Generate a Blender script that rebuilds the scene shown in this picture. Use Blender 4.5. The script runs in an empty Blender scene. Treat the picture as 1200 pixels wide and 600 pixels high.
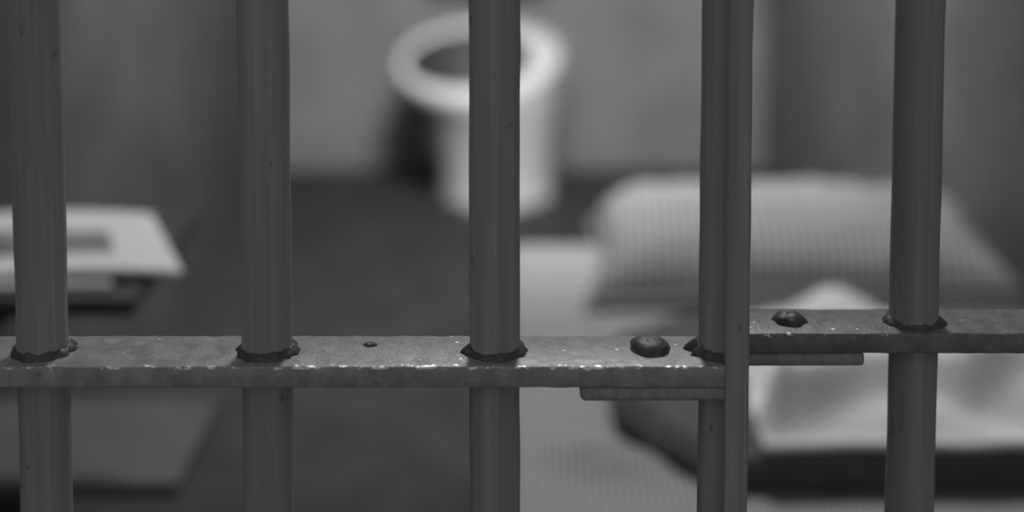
import bpy, bmesh, math, random
from mathutils import Vector, Matrix, noise
random.seed(7)
S = bpy.context.scene
C = S.collection

# ------------------------------------------------------------------ camera
F = 1720.0                      # focal length in pixels of the 1200 wide frame
PITCH = math.radians(4.5)
PPY = -115.0                    # image row of the optical axis (rising-front lens shift)
CAMZ = 1.25
cam_d = bpy.data.cameras.new('camera')
cam = bpy.data.objects.new('camera', cam_d); C.objects.link(cam)
cam.location = (0, 0, CAMZ)
cam.rotation_euler = (math.pi/2 - PITCH, 0, 0)
cam_d.sensor_width = 36.0
cam_d.lens = F/1200*36.0
cam_d.shift_y = -(300 - PPY)/1200.0
cam_d.clip_start = 0.02
cam_d.dof.use_dof = True
cam_d.dof.focus_distance = 0.86
cam_d.dof.aperture_fstop = 2.15
S.camera = cam

# ------------------------------------------------------------------ light
W = bpy.data.worlds.new('world'); S.world = W; W.use_nodes = True
W.node_tree.nodes['Background'].inputs[0].default_value = (1, 1, 1, 1)
W.node_tree.nodes['Background'].inputs[1].default_value = 0.215

def area(name, loc, target, size, power, spread=math.pi):
    l = bpy.data.lights.new(name, 'AREA'); l.shape = 'DISK'; l.size = size
    l.energy = power; l.spread = spread; l.color = (1, 1, 1)
    o = bpy.data.objects.new(name, l); C.objects.link(o)
    o.location = loc
    o.rotation_euler = (Vector(target) - Vector(loc)).to_track_quat('-Z', 'Y').to_euler()
    return o
area('ceiling_lamp_light', (0.10, 2.15, 2.30), (0.08, 2.05, 0.2), 0.28, 15.5)
area('toilet_fill_light', (0.12, 2.45, 1.90), (-0.05, 4.5, 0.20), 0.55, 24, math.radians(125))  # unseen fill light, added to brighten the toilet front and back wall

S.view_settings.view_transform = 'Standard'
S.view_settings.look = 'None'
S.view_settings.gamma = 1.0
S.view_settings.use_curve_mapping = False
S.view_settings.exposure = 0.0

# ------------------------------------------------------------------ helpers
def at_depth(px, py, Y):
    """world point seen at image position px,py at distance Y in front of the camera"""
    u = (px - 600)/F; v = -(py - PPY)/F
    c, s = math.cos(PITCH), math.sin(PITCH)
    d = Vector((u, c + v*s, v*c - s))
    return Vector((0, 0, CAMZ)) + d*(Y/d.y)
def at_height(px, py, Z):
    p = at_depth(px, py, 1.0)
    d = p - Vector((0, 0, CAMZ))
    return Vector((0, 0, CAMZ)) + d*((Z - CAMZ)/d.z)

def smooth(me):
    for p in me.polygons: p.use_smooth = True
def obj(name, bm, m, parent=None, sm=True):
    bmesh.ops.recalc_face_normals(bm, faces=bm.faces[:])
    me = bpy.data.meshes.new(name); bm.to_mesh(me); bm.free()
    if sm: smooth(me)
    me.materials.append(m)
    o = bpy.data.objects.new(name, me); C.objects.link(o)
    if parent: o.parent = parent
    return o
def tag(o, label=None, cat=None, group=None, kind=None):
    if label: o['label'] = label
    if cat: o['category'] = cat
    if group: o['group'] = group
    if kind: o['kind'] = kind
    return o
def thing(name, label, cat, loc=(0, 0, 0), group=None):
    o = bpy.data.objects.new(name, None); C.objects.link(o)
    o.location = loc; o.empty_display_size = 0.05
    return tag(o, label, cat, group)

def box_bm(x0, x1, y0, y1, z0, z1, bev=0.0, seg=2, off=(0, 0, 0)):
    bm = bmesh.new()
    bmesh.ops.create_cube(bm, size=1)
    for v in bm.verts:
        v.co = Vector((x0 + (v.co.x + .5)*(x1 - x0) - off[0],
                       y0 + (v.co.y + .5)*(y1 - y0) - off[1],
                       z0 + (v.co.z + .5)*(z1 - z0) - off[2]))
    if bev > 0:
        bmesh.ops.bevel(bm, geom=bm.edges[:], offset=bev, segments=seg, profile=.5, affect='EDGES')
    return bm
def section(w, d, r, n=3):
    pts = []
    for cx, cy, a0 in ((w/2-r, d/2-r, 0), (-w/2+r, d/2-r, 90), (-w/2+r, -d/2+r, 180), (w/2-r, -d/2+r, 270)):
        for k in range(n+1):
            a = math.radians(a0 + 90*k/n)
            pts.append((cx + r*math.cos(a), cy + r*math.sin(a)))
    return pts
def sweep_bm(sec, a, b, step, axis, jit, seed, off=(0, 0, 0), fscale=60):
    """sweep a section along X or Z from a to b with a hammered, uneven surface"""
    bm = bmesh.new(); n = max(2, int(abs(b-a)/step)); rings = []
    for i in range(n+1):
        t = a + (b-a)*i/n; ring = []
        for (p, q) in sec:
            v = Vector((p, q, t)) if axis == 'Z' else Vector((t, p, q))
            j = noise.noise_vector(v*fscale + Vector((seed, seed*2, 0)))*jit
            if axis == 'Z': j.z = 0
            else: j.x = 0
            ring.append(bm.verts.new(v + j + Vector(off)))
        rings.append(ring)
    m = len(sec)
    for i in range(n):
        for k in range(m):
            bm.faces.new((rings[i][k], rings[i][(k+1) % m], rings[i+1][(k+1) % m], rings[i+1][k]))
    bm.faces.new(rings[0]); bm.faces.new(rings[-1])
    return bm
def tube_bm(pts, r, n=14, cap=True):
    bm = bmesh.new(); rings = []
    for i, p in enumerate(pts):
        p = Vector(p)
        d = (Vector(pts[min(i+1, len(pts)-1)]) - Vector(pts[max(i-1, 0)])).normalized()
        u = d.cross(Vector((0.13, 0.31, 0.94))).normalized(); w = d.cross(u)
        rings.append([bm.verts.new(p + (u*math.cos(6.28318*k/n) + w*math.sin(6.28318*k/n))*r) for k in range(n)])
    for i in range(len(pts)-1):
        for k in range(n):
            bm.faces.new((rings[i][k], rings[i][(k+1) % n], rings[i+1][(k+1) % n], rings[i+1][k]))
    if cap: bm.faces.new(rings[0]); bm.faces.new(rings[-1])
    return bm
def loft_bm(rings_pts, cap0=True, cap1=True):
    bm = bmesh.new(); rings = [[bm.verts.new(p) for p in r] for r in rings_pts]
    m = len(rings[0])
    for i in range(len(rings)-1):
        for k in range(m):
            bm.faces.new((rings[i][k], rings[i][(k+1) % m], rings[i+1][(k+1) % m], rings[i+1][k]))
    if cap0: bm.faces.new(rings[0])
    if cap1: bm.faces.new(rings[-1])
    return bm

# ------------------------------------------------------------------ materials
def g(v): return (v, v, v, 1)
class Mat:
    def __init__(s, name, col, rough=.6, metal=0, spec=.5):
        s.m = bpy.data.materials.new(name); s.m.use_nodes = True
        s.n = s.m.node_tree.nodes; s.l = s.m.node_tree.links
        s.b = s.n['Principled BSDF']
        s.b.inputs['Base Color'].default_value = g(col)
        s.b.inputs['Roughness'].default_value = rough
        s.b.inputs['Metallic'].default_value = metal
        s.b.inputs['Specular IOR Level'].default_value = spec
        s.tc = s.n.new('ShaderNodeTexCoord')
    def noise(s, scale, stretch=(1, 1, 1), detail=5, rough=.6):
        mp = s.n.new('ShaderNodeMapping'); mp.inputs['Scale'].default_value = stretch
        s.l.new(s.tc.outputs['Object'], mp.inputs['Vector'])
        t = s.n.new('ShaderNodeTexNoise'); t.inputs['Scale'].default_value = scale
        t.inputs['Detail'].default_value = detail; t.inputs['Roughness'].default_value = rough
        s.l.new(mp.outputs[0], t.inputs['Vector'])
        return t.outputs['Fac']
    def ramp(s, fac, stops):
        r = s.n.new('ShaderNodeValToRGB'); e = r.color_ramp.elements
        e[0].position, e[0].color = stops[0][0], g(stops[0][1])
        e[1].position, e[1].color = stops[-1][0], g(stops[-1][1])
        for p, v in stops[1:-1]:
            k = e.new(p); k.color = g(v)
        s.l.new(fac, r.inputs[0]); return r.outputs[0]
    def mix(s, fac, a, b, mode='MIX'):
        m = s.n.new('ShaderNodeMix'); m.data_type = 'RGBA'; m.blend_type = mode
        for idx, v in ((0, fac), (6, a), (7, b)):
            if isinstance(v, (int, float)):
                m.inputs[idx].default_value = v if idx == 0 else g(v)
            else: s.l.new(v, m.inputs[idx])
        return m.outputs[2]
    def col(s, sock): s.l.new(sock, s.b.inputs['Base Color'])
    def bump(s, h, dist, strength=1.0):
        b = s.n.new('ShaderNodeBump'); b.inputs['Distance'].default_value = dist
        b.inputs['Strength'].default_value = strength
        s.l.new(h, b.inputs['Height']); s.l.new(b.outputs[0], s.b.inputs['Normal'])

ZT = at_depth(600, 430, 0.800).z   # top of the cross rail
def bar_material():
    M = Mat('grey_painted_bar_steel', .33, .62, 0, .25)
    st = M.ramp(M.noise(30, (6, 6, .12)), [(.3, .26), (.55, .33), (.75, .40)])
    pit = M.ramp(M.noise(95, (1, 1, .6), 3), [(.68, 0), (.74, 1)])
    M.col(M.mix(pit, st, .20))
    M.bump(M.mix(.5, M.noise(30, (6, 6, .12)), M.noise(260)), .0008)
    return M.m
def rail_material(name, k=1.0):
    M = Mat(name, .33, .5, 0, .8)
    base = M.ramp(M.noise(75, (1, 1, 1), 8, .7), [(.25, .17*k), (.5, .30*k), (.75, .45*k)])
    dark = M.ramp(M.noise(38, (1, 1.3, 1), 6, .75), [(.62, 0), (.70, 1)])
    c = M.mix(dark, base, .15)
    chip_glint = M.ramp(M.noise(420, (1, 1, 1), 2), [(.76, 0), (.79, 1)])  # small chips, coloured bright to give sparse glints
    M.col(M.mix(chip_glint, c, .85))
    M.l.new(M.ramp(M.noise(160), [(.3, .30), (.7, .55)]), M.b.inputs['Roughness'])
    sp = M.n.new('ShaderNodeSeparateXYZ'); M.l.new(M.tc.outputs['Object'], sp.inputs[0])
    mr = M.n.new('ShaderNodeMapRange'); mr.inputs['From Min'].default_value = -.0195; mr.inputs['From Max'].default_value = -.0232
    M.l.new(sp.outputs[1], mr.inputs['Value'])
    wn = M.n.new('ShaderNodeMath'); wn.operation = 'MULTIPLY_ADD'; wn.inputs[1].default_value = .17
    mz = M.n.new('ShaderNodeMapRange'); mz.inputs['From Min'].default_value = ZT-.0022; mz.inputs['From Max'].default_value = ZT-.0010
    M.l.new(sp.outputs[2], mz.inputs['Value'])
    mm = M.n.new('ShaderNodeMath'); mm.operation = 'MULTIPLY'; M.l.new(mr.outputs[0], mm.inputs[0]); M.l.new(mz.outputs[0], mm.inputs[1])
    M.l.new(mm.outputs[0], wn.inputs[0]); M.l.new(M.noise(260, (.6, 1, 1), 3), wn.inputs[2])
    bare_glint = M.ramp(wn.outputs[0], [(.715, 0), (.74, 1)])  # bare-metal wear on the front edge, coloured bright for a glint line
    M.l.new(bare_glint, M.b.inputs['Metallic'])
    M.col(M.mix(bare_glint, M.mix(chip_glint, c, .85), .92))
    M.bump(M.mix(.5, M.noise(90, detail=8), M.noise(500)), .0006)
    return M.m
def weld_material():
    M = Mat('blackened_weld_steel', .10, .4, .0, .5)
    M.col(M.ramp(M.noise(220), [(.3, .06), (.7, .11)]))
    M.bump(M.noise(330), .0008)
    return M.m
def ticking(name, period, axis, base=.72, line=.50, vert=False):
    """light cloth with thin woven stripes; UV-less, measured in object space"""
    M = Mat(name, base, .9, 0, .15)
    sp = M.n.new('ShaderNodeSeparateXYZ'); M.l.new(M.tc.outputs['Object'], sp.inputs[0])
    w = M.n.new('ShaderNodeMath'); w.operation = 'MULTIPLY'; w.inputs[1].default_value = 2*math.pi/period
    M.l.new(sp.outputs[axis], w.inputs[0])
    s = M.n.new('ShaderNodeMath'); s.operation = 'SINE'; M.l.new(w.outputs[0], s.inputs[0])
    a = M.n.new('ShaderNodeMath'); a.operation = 'MULTIPLY_ADD'; a.inputs[1].default_value = .5; a.inputs[2].default_value = .5
    M.l.new(s.outputs[0], a.inputs[0])
    c = M.ramp(a.outputs[0], [(.35, base), (.75, line)])
    M.col(M.mix(M.ramp(M.noise(9), [(.3, 0), (.8, .25)]), c, .45))
    M.bump(M.noise(60), .002, .5)
    return M.m
def plain(name, lo, hi, scale, rough=.7, spec=.3, bump=.001, bscale=60):
    M = Mat(name, lo, rough, 0, spec)
    M.col(M.ramp(M.noise(scale), [(.3, lo), (.7, hi)]))
    M.bump(M.noise(bscale), bump, .6)
    return M.m

m_bar = bar_material(); m_rail = rail_material('chipped_grey_rail_paint'); m_rail2 = rail_material('dull_grey_rail_paint', .55); m_weld = weld_material()
m_mat = ticking('mattress_ticking', .0088, 0, .48, .22)
m_pil = ticking('pillow_ticking', .0140, 0, .50, .20)
m_pipe = plain('piping_cloth', .45, .55, 30, .9)
m_towel = plain('white_cotton', .84, .90, 8, .95, .1, .0015, 120)
m_blank = plain('dark_wool', .11, .15, 40, .95, .1, .002, 220)
m_china = plain('white_porcelain', .80, .84, 3, .3, .5, .0002, 10)
m_metal = plain('dark_grey_steel', .055, .08, 20, .6, .3, .0004, 80)
m_seat = plain('grey_enamel', .13, .17, 12, .6, .3, .0004, 80)
m_glint = plain('pale_glint', .8, .9, 3, .25, .9, .0002, 40)  # pale colour that stands in for glints
m_bowl_in = plain('dark_porcelain', .05, .09, 12, .5, .3, .0004, 40)  # inside of the bowl, darker than the outer porcelain
m_water = plain('still_water', .05, .06, 3, .1, .5, .0001, 10)
m_paper = plain('white_paper', .78, .82, 3, .8, .2, .0002, 40)
m_page2 = plain('grey_paper', .48, .54, 3, .8, .2, .0002, 40)
m_ink = plain('printed_grey', .22, .30, 40, .8, .2, .0002, 40)
m_floor = plain('dark_concrete', .035, .062, 6, .8, .2, .001, 30)

def wall_material(name, lo, hi):
    M = Mat(name, .3, .75, 0, .25)
    M.col(M.ramp(M.noise(4), [(.3, lo), (.7, hi)]))
    M.bump(M.noise(40), .001, .6)
    return M.m
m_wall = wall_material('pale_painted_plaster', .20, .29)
m_side = wall_material('dark_side_plaster', .08, .13)  # left wall, darker in tone than the back wall
m_side2 = wall_material('grey_side_plaster', .13, .20)  # right wall, in tone between the left and back walls

# ------------------------------------------------------------------ room shell
XL, XR, YB, YF = -0.80, 0.82, 4.72, 0.70
def struct(name, bm, m):
    return tag(obj(name, bm, m, None, False), kind='structure')
struct('floor', box_bm(-2.0, 2.0, -1.5, YB+.1, -.1, 0), m_floor)
struct('wall_back', box_bm(XL-.1, XR+.1, YB, YB+.12, 0, 2.6), m_wall)
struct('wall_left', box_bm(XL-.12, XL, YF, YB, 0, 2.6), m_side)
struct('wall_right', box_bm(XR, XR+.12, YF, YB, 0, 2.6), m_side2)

# ------------------------------------------------------------------ barred door and grille
Y0, Y1 = 0.800, 0.847           # door rail front and back
G0, G1 = 0.850, 0.892           # grille rail front and back
TH = 0.0122
BW, BD = 0.0292, 0.0292
def px_x(px, py, Y): return at_depth(px, py, Y).x

door = thing('barred_door', 'sliding barred steel cell door of flat rail and upright bars, standing in front', 'door', (-.25, .8235, 0))
grille = thing('barred_grille', 'fixed barred steel grille at right, set just behind the sliding door', 'grille', (.45, .871, 0))
DO, GO = Vector(door.location), Vector(grille.location)

def weld(x, y, hw, hd, seed, parent, O, grow=.0038, h=.0040, xmax=99):
    rings = []; n = 56
    for lv in range(6):
        t = lv/5; ring = []
        for k in range(n):
            a = 2*math.pi*k/n
            ca, sa = math.cos(a), math.sin(a)
            sx = math.copysign(abs(ca), ca)*hw; sy = math.copysign(abs(sa), sa)*hd
            nz = noise.noise(Vector((ca*2.6+seed, sa*2.6, 0)))*.9 + noise.noise(Vector((ca*7+seed, sa*7, 3)))*.6
            gx = grow*(1 + nz)*t
            zz = h*(1-t)**.7*(1+.7*nz)
            ring.append(Vector((min(xmax, x + sx + ca*gx), y + sy + sa*gx*.8, ZT - .0006 + max(zz, 0))) - O)
        rings.append(ring)
    return obj('weld', loft_bm(rings, True, True), m_weld, parent)

def bar(x, y, parent, O, seed, w=BW, d=BD, top=2.25):
    sec = [(w/2*math.cos(6.28318*k/28), w/2*math.sin(6.28318*k/28)) for k in range(28)]
    bm = sweep_bm(sec, 0.0, top, .012, 'Z', .0006, seed, Vector((x, y, 0)) - O, 22)
    return obj('bar', bm, m_bar, parent)

YB0 = Y0 + .0235         # bar centre in the door
xs = [px_x(c, 200, YB0) for c in (45.0, 310.5, 579.5)]
step = xs[1]-xs[0]
for i, x in enumerate([xs[0]-3*step, xs[0]-2*step, xs[0]-step] + xs):
    bar(x, YB0, door, DO, 3.1*i+1)
    weld(x, YB0, BW/2, BD/2, 5.3*i+.7, door, DO)
# the closing edge: a narrow bar hard against a flat end stile
xa, xb, xc = px_x(820.5, 200, Y0+.01), px_x(853, 200, Y0), px_x(879.5, 200, Y0)
x4 = px_x(850.5, 200, YB0)
bar(x4, YB0, door, DO, 31)
weld(x4, YB0, BW/2, BD/2, 9.1, door, DO, .006, .006, xc-.002)
obj('end_stile', sweep_bm(section(xc-xb, Y1-Y0+.002, .0015), 0, 2.25, .012, 'Z', .0004, 12,
    Vector(((xb+xc)/2, (Y0+Y1)/2-.001, 0)) - DO, 22), m_bar, door)

def rail(name, x0, x1, y0, y1, zt, parent, O, seed, m):
    sec = [(p + (y0+y1)/2, q + zt - TH/2) for p, q in section(y1-y0, TH, .0011, 3)]
    return obj(name, sweep_bm(sec, x0, x1, .0025, 'X', .0004, seed, -O, 90), m, parent)
rail('cross_rail', XL+.01, xb+.001, Y0, Y1, ZT, door, DO, 2, m_rail)
rail('cross_rail', xc-.010, XR-.01, G0, G1, ZT, grille, GO, 6, m_rail2)
for zt in (0.10, 2.25):
    rail('cross_rail', XL+.01, xb+.001, Y0, Y1, zt, door, DO, 2, m_rail)
    rail('cross_rail', xc-.02, XR-.01, G0, G1, zt, grille, GO, 6, m_rail2)

GB = G0 + .021
x5 = px_x(1077.5, 60, GB)
for i in range(5):
    x = x5 + i*step*.9
    bar(x, GB, grille, GO, 50+3.1*i)
    weld(x, GB, BW/2, BD/2, 40+4.1*i, grille, GO, .004, .004)

# splice plates bolted below both rails
def plate(x0, x1, y0, y1, z1, th, parent, O):
    bm = box_bm(x0, x1, y0, y1, z1-th, z1, .0028, 3, O)
    for v in bm.verts: v.co += noise.noise_vector(v.co*70)*.0005
    obj('splice_plate', bm, m_bar, parent)
plate(px_x(680, 460, Y0), xb+.002, Y0+.001, Y1-.004, ZT-TH, .0088, door, DO)
plate(xc-.015, px_x(1014, 425, G0), G0+.001, G1-.004, ZT-TH, .0088, grille, GO)

def rivet(c, r, h, seed, parent, O, m=m_weld, name='rivet'):
    rings = []; n = 28; L = 9
    for lv in range(L):
        t = lv/(L-1)
        rr = r*math.cos(t*math.pi/2*.93)**1.05 if lv else r*1.05
        zz = h*math.sin(t*math.pi/2)
        ring = []
        for k in range(n):
            a = 2*math.pi*k/n
            j = 1 + .22*noise.noise(Vector((math.cos(a)*1.7+seed, math.sin(a)*1.7, t*2)))
            ring.append(Vector((c.x + math.cos(a)*rr*j, c.y + math.sin(a)*rr*j, ZT - .0006 + zz*(1+.15*noise.noise(Vector((a, seed, t))))) ) - O)
        rings.append(ring)
    return obj(name, loft_bm(rings), m, parent)
pL = at_height(761, 409, ZT); rivet(pL, .0126, .0070, 3, door, DO)
pR = at_height(925, 376, ZT); rivet(pR, .0100, .0066, 8, grille, GO)
p = at_height(434, 404, ZT); rivet(p, .0042, .0022, 13, door, DO, m_weld, 'weld_spatter')
# tiny pale beads set on the rail to stand in for its glints
for k, (px_, py_, r) in enumerate(((389, 424, .0012), (457, 424, .0012), (492, 422, .0015), (478, 409, .0010), (489, 408, .0011),
        (505, 409, .0012), (510, 423, .0011), (716, 407, .0011), (733, 424, .0012))):
    p = at_height(px_, py_+1, ZT)
    rivet(p, r, r*.9, k, door, DO, m_glint, 'glint_bead')

# ------------------------------------------------------------------ bed
ZM = 0.45
BX0, BX1, BY0, BY1 = -.012, .79, .96, 2.52
bed = thing('bed_frame', 'low steel bed frame against the right wall, under the striped mattress', 'bed', ((BX0+BX1)/2, 1.74, 0))
BO = Vector(bed.location)
for (a, b, c, d) in ((BX0+.015, BX0+.045, BY0, BY1), (BX1-.03, BX1, BY0, BY1)):
    obj('side_rail', box_bm(a, b, c, d, ZM-.125, ZM-.085, .003, 2, BO), m_metal, bed)
for y in (BY0, BY1-.03):
    obj('end_rail', box_bm(BX0+.045, BX1-.03, y, y+.03, ZM-.125, ZM-.085, .003, 2, BO), m_metal, bed)
for i in range(10):
    y = BY0 + .1 + i*.145
    obj('slat', box_bm(BX0+.045, BX1-.03, y, y+.03, ZM-.105, ZM-.09, .001, 1, BO), m_metal, bed)
for x in (BX0+.015, BX1-.03):
    for y in (BY0, BY1-.03):
        obj('leg', box_bm(x, x+.03, y, y+.03, 0, ZM-.125, .003, 2, BO), m_metal, bed)

def cushion_bm(w, d, h, nx=60, ny=44, corner=.16, flat=.0, seed=0, wr=.004, lift=0.0):
    """closed pillow-like body lying on z=0"""
    bm = bmesh.new()
    def fr(t): return max(0.0, 1-abs(t)**flat)
    top, bot = [], []
    for j in range(ny+1):
        rt, rb = [], []
        for i in range(nx+1):
            u = -1+2*i/nx; v = -1+2*j/ny
            px = u*w/2*(1-.10*(1-u*u*0)*(v*v-1)*-0.0 - corner*(1-v*v)*0)
            # sides bow inwards between the corners
            px = u*w/2*(1 - corner*.5*(1-v*v)*abs(u)**3)
            py = v*d/2*(1 - corner*.7*(1-u*u)*abs(v)**3)
            e = (max(0, 1-abs(u)**6)**.55)*(max(0, 1-v**4)**.5)
            wv = wr*noise.noise(Vector((u*3+seed, v*3, 0))) + wr*.5*noise.noise(Vector((u*9+seed, v*4, 2)))
            zt = h*(.42 + .58*e) + wv*e
            zb = h*(.42 - .42*min(1, e*1.5))
            sf = .27 + .17*u
            zt += h*(sf-.42)*(1-e); zb = h*sf*(1 - min(1, e*1.7))
            if i in (0, nx) or j in (0, ny): zt = zb = h*sf
            rt.append(bm.verts.new((px, py, zt)))
            rb.append(rt[-1] if (i in (0, nx) or j in (0, ny)) else bm.verts.new((px, py, zb)))
        top.append(rt); bot.append(rb)
    for j in range(ny):
        for i in range(nx):
            bm.faces.new((top[j][i], top[j][i+1], top[j+1][i+1], top[j+1][i]))
            q = (bot[j][i], bot[j+1][i], bot[j+1][i+1], bot[j][i+1])
            if len(set(q)) == 4 and not all(a is b for a, b in zip(q, (top[j][i], top[j+1][i], top[j+1][i+1], top[j][i+1]))):
                bm.faces.new(q)
    return bm

# mattress: flat, rounded edges, a soft wrinkle near the foot
def mattress_bm():
    w, d, h = BX1-BX0, BY1-BY0, .085
    bm = box_bm(-w/2, w/2, -d/2, d/2, -h, 0, .022, 4)
    bmesh.ops.subdivide_edges(bm, edges=[e for e in bm.edges if e.calc_length() > .2], cuts=70, use_grid_fill=True)
    for v in bm.verts:
        if v.co.z > -.03:
            v.co.z -= .004*abs(noise.noise(Vector((v.co.x*5, v.co.y*5, 0))))
            # crease running left to right near the pile of bedding
            x, y = v.co.x + (BX0+BX1)/2, v.co.y + (BY0+BY1)/2
            q = y - (1.665 - .28*(x-.12))
            if .03 < x < .19:
                s = math.sin(math.pi*(x-.03)/.16)
                v.co.z += s*.036*math.exp(-(q/(.016 if q < 0 else .045))**2)
    return bm
mt = thing('mattress', 'thin striped ticking mattress lying on the steel bed frame', 'mattress', ((BX0+BX1)/2, (BY0+BY1)/2, ZM))
obj('ticking_cover', mattress_bm(), m_mat, mt)
def rect_path(w, d, z, r=.03, n=6):
    return [(p, q, z) for p, q in section(w, d, r, n)]
rp = rect_path(BX1-BX0-.006, BY1-BY0-.006, -.006); rp.append(rp[0])
obj('piping', tube_bm(rp, .0035, 8, False), m_pipe, mt)

# pillow
pw = thing('pillow', 'plump striped ticking pillow at the far end of the mattress', 'pillow', (.450, 2.37, ZM+.002))
pw.rotation_euler = (0, 0, math.radians(-4))
PWW, PWD, PWH = .65, .42, .122
obj('pillow_case', cushion_bm(PWW, PWD, PWH, corner=.14, seed=4, wr=.012), m_pil, pw)
def seam_pts():
    out = []
    N = 40
    for s in range(4):
        for k in range(N):
            t = -1+2*k/N
            if s == 0: u, v = t, -1
            elif s == 1: u, v = 1, t
            elif s == 2: u, v = -t, 1
            else: u, v = -1, -t
            out.append((u*PWW/2*(1-.07*(1-v*v)*abs(u)**3), v*PWD/2*(1-.098*(1-u*u)*abs(v)**3), PWH*(.27+.17*u)))
    out.append(out[0]); return out
obj('seam', tube_bm(seam_pts(), .003, 8, False), m_pipe, pw)

# dark folded blanket on the mattress
def blanket_bm(x0, x1, y0, y1, layers=2, th=.020):
    bm = bmesh.new(); nx, ns = 40, 40
    W_ = y1-y0
    prof = []
    for L in range(layers):
        z = th*L
        prof.append((L, z))
    rings = []
    sec = []
    # serpentine outline of the folds, front edge shows the rounded layers
    for L in range(layers):
        for k in range(7):
            a = -math.pi/2 + math.pi*k/6
            sec.append((-math.cos(a)*th*.5, th*L + th*.5 + math.sin(a)*th*.46))
    top_z = th*layers
    sec += [(W_*.25, top_z), (W_*.5, top_z+.004), (W_*.75, top_z)]
    for L in reversed(range(layers)):
        for k in range(7):
            a = math.pi/2 - math.pi*k/6
            sec.append((W_ + math.cos(a)*th*.5, th*L + th*.5 + math.sin(a)*th*.46))
    sec += [(W_*.66, 0), (W_*.33, 0)]
    for i in range(nx+1):
        t = i/nx; x = x0+(x1-x0)*t
        sh = 1-.9*max(0, 1-min(t, 1-t)/.03)**2
        ring = []
        for (y, z) in sec:
            cut = .11*max(0, (y0 + .20 - (y0+y))/.20)*(1-t)
            bk = .17*max(0, 1-t/.45)**1.5
            v = Vector((x+cut, y0+y*(1-bk/W_), z*sh))
            ring.append(v + noise.noise_vector(v*14)*.006*Vector((0, 1, 0)).length*Vector((0.3, 1, .5 if z > .02 else 0)))
        rings.append(ring)
    return loft_bm(rings)
bl = obj('folded_blanket', blanket_bm(-.33, .31, -.26, .25), m_blank)
bl.location = (.455, 1.87, ZM+.008)
tag(bl, 'dark folded wool blanket on the mattress, under the white rumpled towel', 'blanket')

# white rumpled towel thrown over the blanket
def towel_bm():
    nx, ny = 130, 90
    x0, x1, y0, y1 = -.215, .265, -.20, .17
    def ht(x, y):
        e = min(1, max(0, min((x-x0)/.035, (y-y0)/.055, (y1-y)/.04, (x1-x)/.05)))
        e = min(e, max(0, (y1 - .07*min(1, max(0, x/.06)) - y)/.04))
        e = math.sin(e*math.pi/2)
        h = .030
        h += .053*math.exp(-((x+.075)/.062)**2 - ((y-.085)/.060)**2)       # peak of the heap
        fr = y + .118 + .012*math.sin(x*31) + 2.2*min(0, x+.07)**2 - .10*max(0, x+.07)
        h += .050*math.exp(-(fr/(.030 if fr > 0 else .024))**2)                                  # rolled front fold
        h -= .034*math.exp(-((fr-.066)/.024)**2)                           # crease behind it
        h += .028*math.exp(-((x+.185-.30*(y+.12))/.018)**2)*math.exp(-((y+.09)/.09)**2)
        if x > .0: h += .020*math.sin((y+.45*x)*55)*min(1, x/.05)
        h += .006*noise.noise(Vector((x*11, y*16, 1))) + .003*noise.noise(Vector((x*30, y*34, 5)))
        return max(.008, h*e)
    bm = bmesh.new(); T, B = [], []
    for j in range(ny+1):
        rt, rb = [], []
        for i in range(nx+1):
            x = x0+(x1-x0)*i/nx; y = y0+(y1-y0)*j/ny
            cx = .012*noise.noise(Vector((y*14, 2, x*4))); cy = .012*noise.noise(Vector((x*12, 7, y*4)))
            z = ht(x, y)
            rt.append(bm.verts.new((x+cx, y+cy, z)))
            rb.append(bm.verts.new((x+cx, y+cy, max(0, z-.012))))
        T.append(rt); B.append(rb)
    for j in range(ny):
        for i in range(nx):
            bm.faces.new((T[j][i], T[j][i+1], T[j+1][i+1], T[j+1][i]))
            bm.faces.new((B[j][i], B[j+1][i], B[j+1][i+1], B[j][i+1]))
    for i in range(nx):
        bm.faces.new((T[0][i], B[0][i], B[0][i+1], T[0][i+1])); bm.faces.new((T[ny][i+1], B[ny][i+1], B[ny][i], T[ny][i]))
    for j in range(ny):
        bm.faces.new((T[j+1][0], B[j+1][0], B[j][0], T[j][0])); bm.faces.new((T[j][nx], B[j][nx], B[j+1][nx], T[j+1][nx]))
    return bm
tw = obj('rumpled_towel', towel_bm(), m_towel)
tw.location = (.50, 1.80, ZM+.056)
tag(tw, 'white rumpled cotton towel heaped on the dark blanket in front of the pillow', 'towel')

# ------------------------------------------------------------------ wall table and seat at left
def bracket(parent, x, y, z, L, O):
    bm = bmesh.new()
    pts = [(0, 0), (L, 0), (L, -.012), (.02, -L*.6), (0, -L*.6)]
    f = [bm.verts.new(Vector((x+p, y-.006, z+q)) - O) for p, q in pts]
    b = [bm.verts.new(Vector((x+p, y+.006, z+q)) - O) for p, q in pts]
    bm.faces.new(f); bm.faces.new(b[::-1])
    for i in range(5): bm.faces.new((f[i], b[i], b[(i+1) % 5], f[(i+1) % 5]))
    obj('bracket', bm, m_metal, parent, False)
ZTB = 0.75
tb = thing('wall_table', 'dark steel fold-down table on the left wall, under the open magazine', 'table', (XL, 1.60, 0))
TO = Vector(tb.location)
obj('table_top', box_bm(XL+.001, -.37, 1.40, 1.72, ZTB-.018, ZTB, .004, 3, TO), m_metal, tb)
for y in (1.43, 1.69): bracket(tb, XL+.001, y, ZTB-.018, .30, TO)
ZS = 0.45
st = thing('wall_mounted_stool', 'grey steel fold-down seat on the left wall, below and beyond the table', 'seat', (XL, 1.80, 0))
SO = Vector(st.location)
a = at_height(250, 468, ZS); b = at_height(214, 566, ZS)
obj('seat_board', box_bm(XL+.001, (a.x+b.x)/2, b.y, a.y, ZS-.02, ZS, .004, 3, SO), m_seat, st)
for y in (b.y+.03, a.y-.03): bracket(st, XL+.001, y, ZS-.02, .26, SO)

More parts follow.
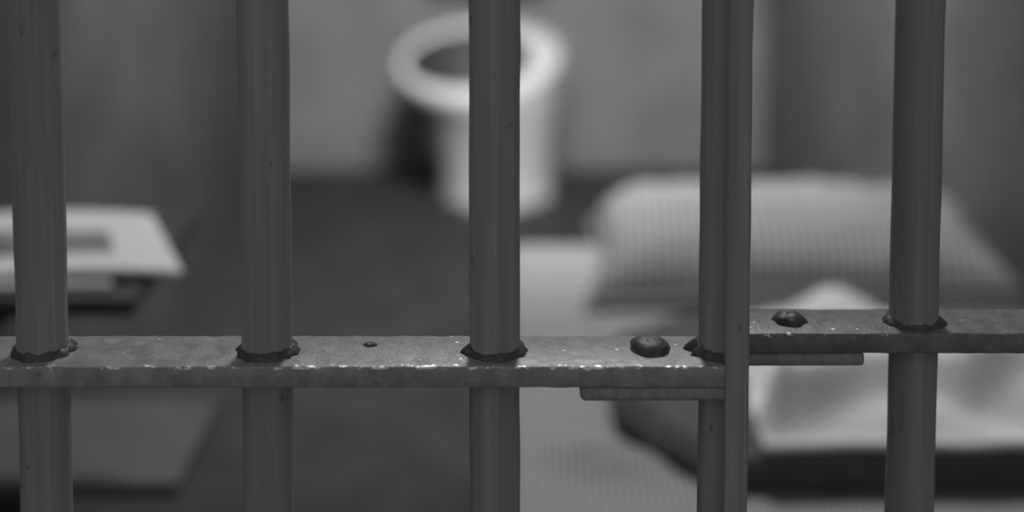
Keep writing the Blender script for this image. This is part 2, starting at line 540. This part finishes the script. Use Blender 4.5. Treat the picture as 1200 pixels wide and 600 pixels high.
# open magazine: two fanned leaves, spine to the left of the frame
def leaf_bm(corners, z, th, sag=.004, n=24):
    """corners: near-left, near-right, far-right, far-left world points"""
    bm = bmesh.new(); T, B = [], []
    for j in range(n+1):
        rt, rb = [], []
        for i in range(n+1):
            u, v = i/n, j/n
            p = (corners[0]*(1-u) + corners[1]*u)*(1-v) + (corners[3]*(1-u) + corners[2]*u)*v
            h = z + sag*math.sin(math.pi*u)
            rt.append(bm.verts.new((p.x, p.y, h+th))); rb.append(bm.verts.new((p.x, p.y, h)))
        T.append(rt); B.append(rb)
    for j in range(n):
        for i in range(n):
            bm.faces.new((T[j][i], T[j][i+1], T[j+1][i+1], T[j+1][i]))
            bm.faces.new((B[j][i], B[j+1][i], B[j+1][i+1], B[j][i+1]))
    for i in range(n):
        bm.faces.new((T[0][i], B[0][i], B[0][i+1], T[0][i+1])); bm.faces.new((T[n][i+1], B[n][i+1], B[n][i], T[n][i]))
        bm.faces.new((T[i+1][0], B[i+1][0], B[i][0], T[i][0])); bm.faces.new((T[i][n], B[i][n], B[i+1][n], T[i+1][n]))
    return bm
zp = ZTB + .010
mg = thing('open_magazine', 'open white magazine with a grey printed picture, lying on the dark wall table', 'magazine', (0, 0, 0))
def q(px, py, z=zp): return at_height(px, py, z)
nr, fr = q(214, 318), q(178, 250)
spine_n, spine_f = q(-12, 322), q(-16, 250)
obj('page', leaf_bm([spine_n, nr, fr, spine_f], ZTB+.004, .006), m_paper, mg)
ln = Vector((spine_n.x-.17, spine_n.y-.004, 0)); lf = Vector((spine_f.x-.17, spine_f.y, 0))
obj('page', leaf_bm([ln, spine_n, spine_f, lf], ZTB+.004, .006), m_paper, mg)
obj('printed_picture', leaf_bm([q(-6, 294, zp+.006), q(133, 293, zp+.006), q(128, 270, zp+.006), q(-8, 271, zp+.006)], ZTB+.0145, .001, .0006), m_ink, mg)
sh = obj('loose_sheet', leaf_bm([q(-40, 343, ZTB), q(132, 339, ZTB), q(120, 300, ZTB), q(-40, 300, ZTB)], ZTB+.0010, .0025, .0005), m_page2)
tag(sh, 'grey loose paper sheet on the wall table, sticking out from beneath the open magazine', 'paper')

# ------------------------------------------------------------------ toilet by the back wall
to = thing('toilet', 'white porcelain toilet bowl without seat, standing by the back wall', 'toilet', (-.09, 4.35, 0))
to.rotation_euler = (0, 0, math.radians(0))
def oval(cx, cy, a, b, z, rot=0, n=64, p=2.0):
    r = []
    for k in range(n):
        t = 2*math.pi*k/n; c, s = math.cos(t), math.sin(t)
        x = math.copysign(abs(c)**(2/p), c)*a; y = math.copysign(abs(s)**(2/p), s)*b
        r.append((cx + x*math.cos(rot) - y*math.sin(rot), cy + x*math.sin(rot) + y*math.cos(rot), z))
    return r
R_ = math.radians(38)
outer = [oval(.045, .02, .165, .162, 0, R_, p=2.3), oval(.045, .02, .164, .160, .03, R_, p=2.3), oval(.045, .02, .164, .158, .06, R_, p=2.2),
         oval(.040, .01, .176, .166, .14, R_), oval(.03, 0, .192, .182, .23, R_), oval(.018, -.01, .216, .200, .32, R_),
         oval(.005, -.02, .234, .212, .38, R_), oval(-.005, -.02, .248, .222, .410, R_), oval(-.007, -.02, .254, .227, .430, R_),
         oval(-.007, -.02, .252, .225, .444, R_), oval(-.005, -.02, .244, .216, .450, R_)]
inner = [oval(-.040, -.035, .195, .175, .450, R_), oval(-.040, -.035, .190, .170, .444, R_)]
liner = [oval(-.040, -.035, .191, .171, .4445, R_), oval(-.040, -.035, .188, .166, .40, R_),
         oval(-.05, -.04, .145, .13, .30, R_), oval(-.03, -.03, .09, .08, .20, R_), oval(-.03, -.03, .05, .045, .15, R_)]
def tip(rings):      # the rim rises towards the wall
    return [[(x, y, z + (.30*(y+.24)-.062)*min(1, max(0, (z-.20)/.2))) for x, y, z in r_] for r_ in rings]
obj('bowl', loft_bm(tip(outer+inner), True, False), m_china, to)
tag(obj('inner_bowl', loft_bm(tip(liner), False, True), m_bowl_in, to), 'dark inside of the bowl')
obj('water', loft_bm([oval(-.035, -.033, .100, .09, .230, R_), oval(-.035, -.033, .100, .09, .232, R_)]), m_water, to)
pb = tube_bm([(.06, .15, .44), (.06, .22, .47), (.06, .31, .50), (.06, .335, .56), (.06, .335, .95)], .022)
obj('flush_pipe', pb, m_metal, to)
obj('flush_valve', box_bm(-.19, .21, .30, .365, .605, .70, .015, 3), m_metal, to)
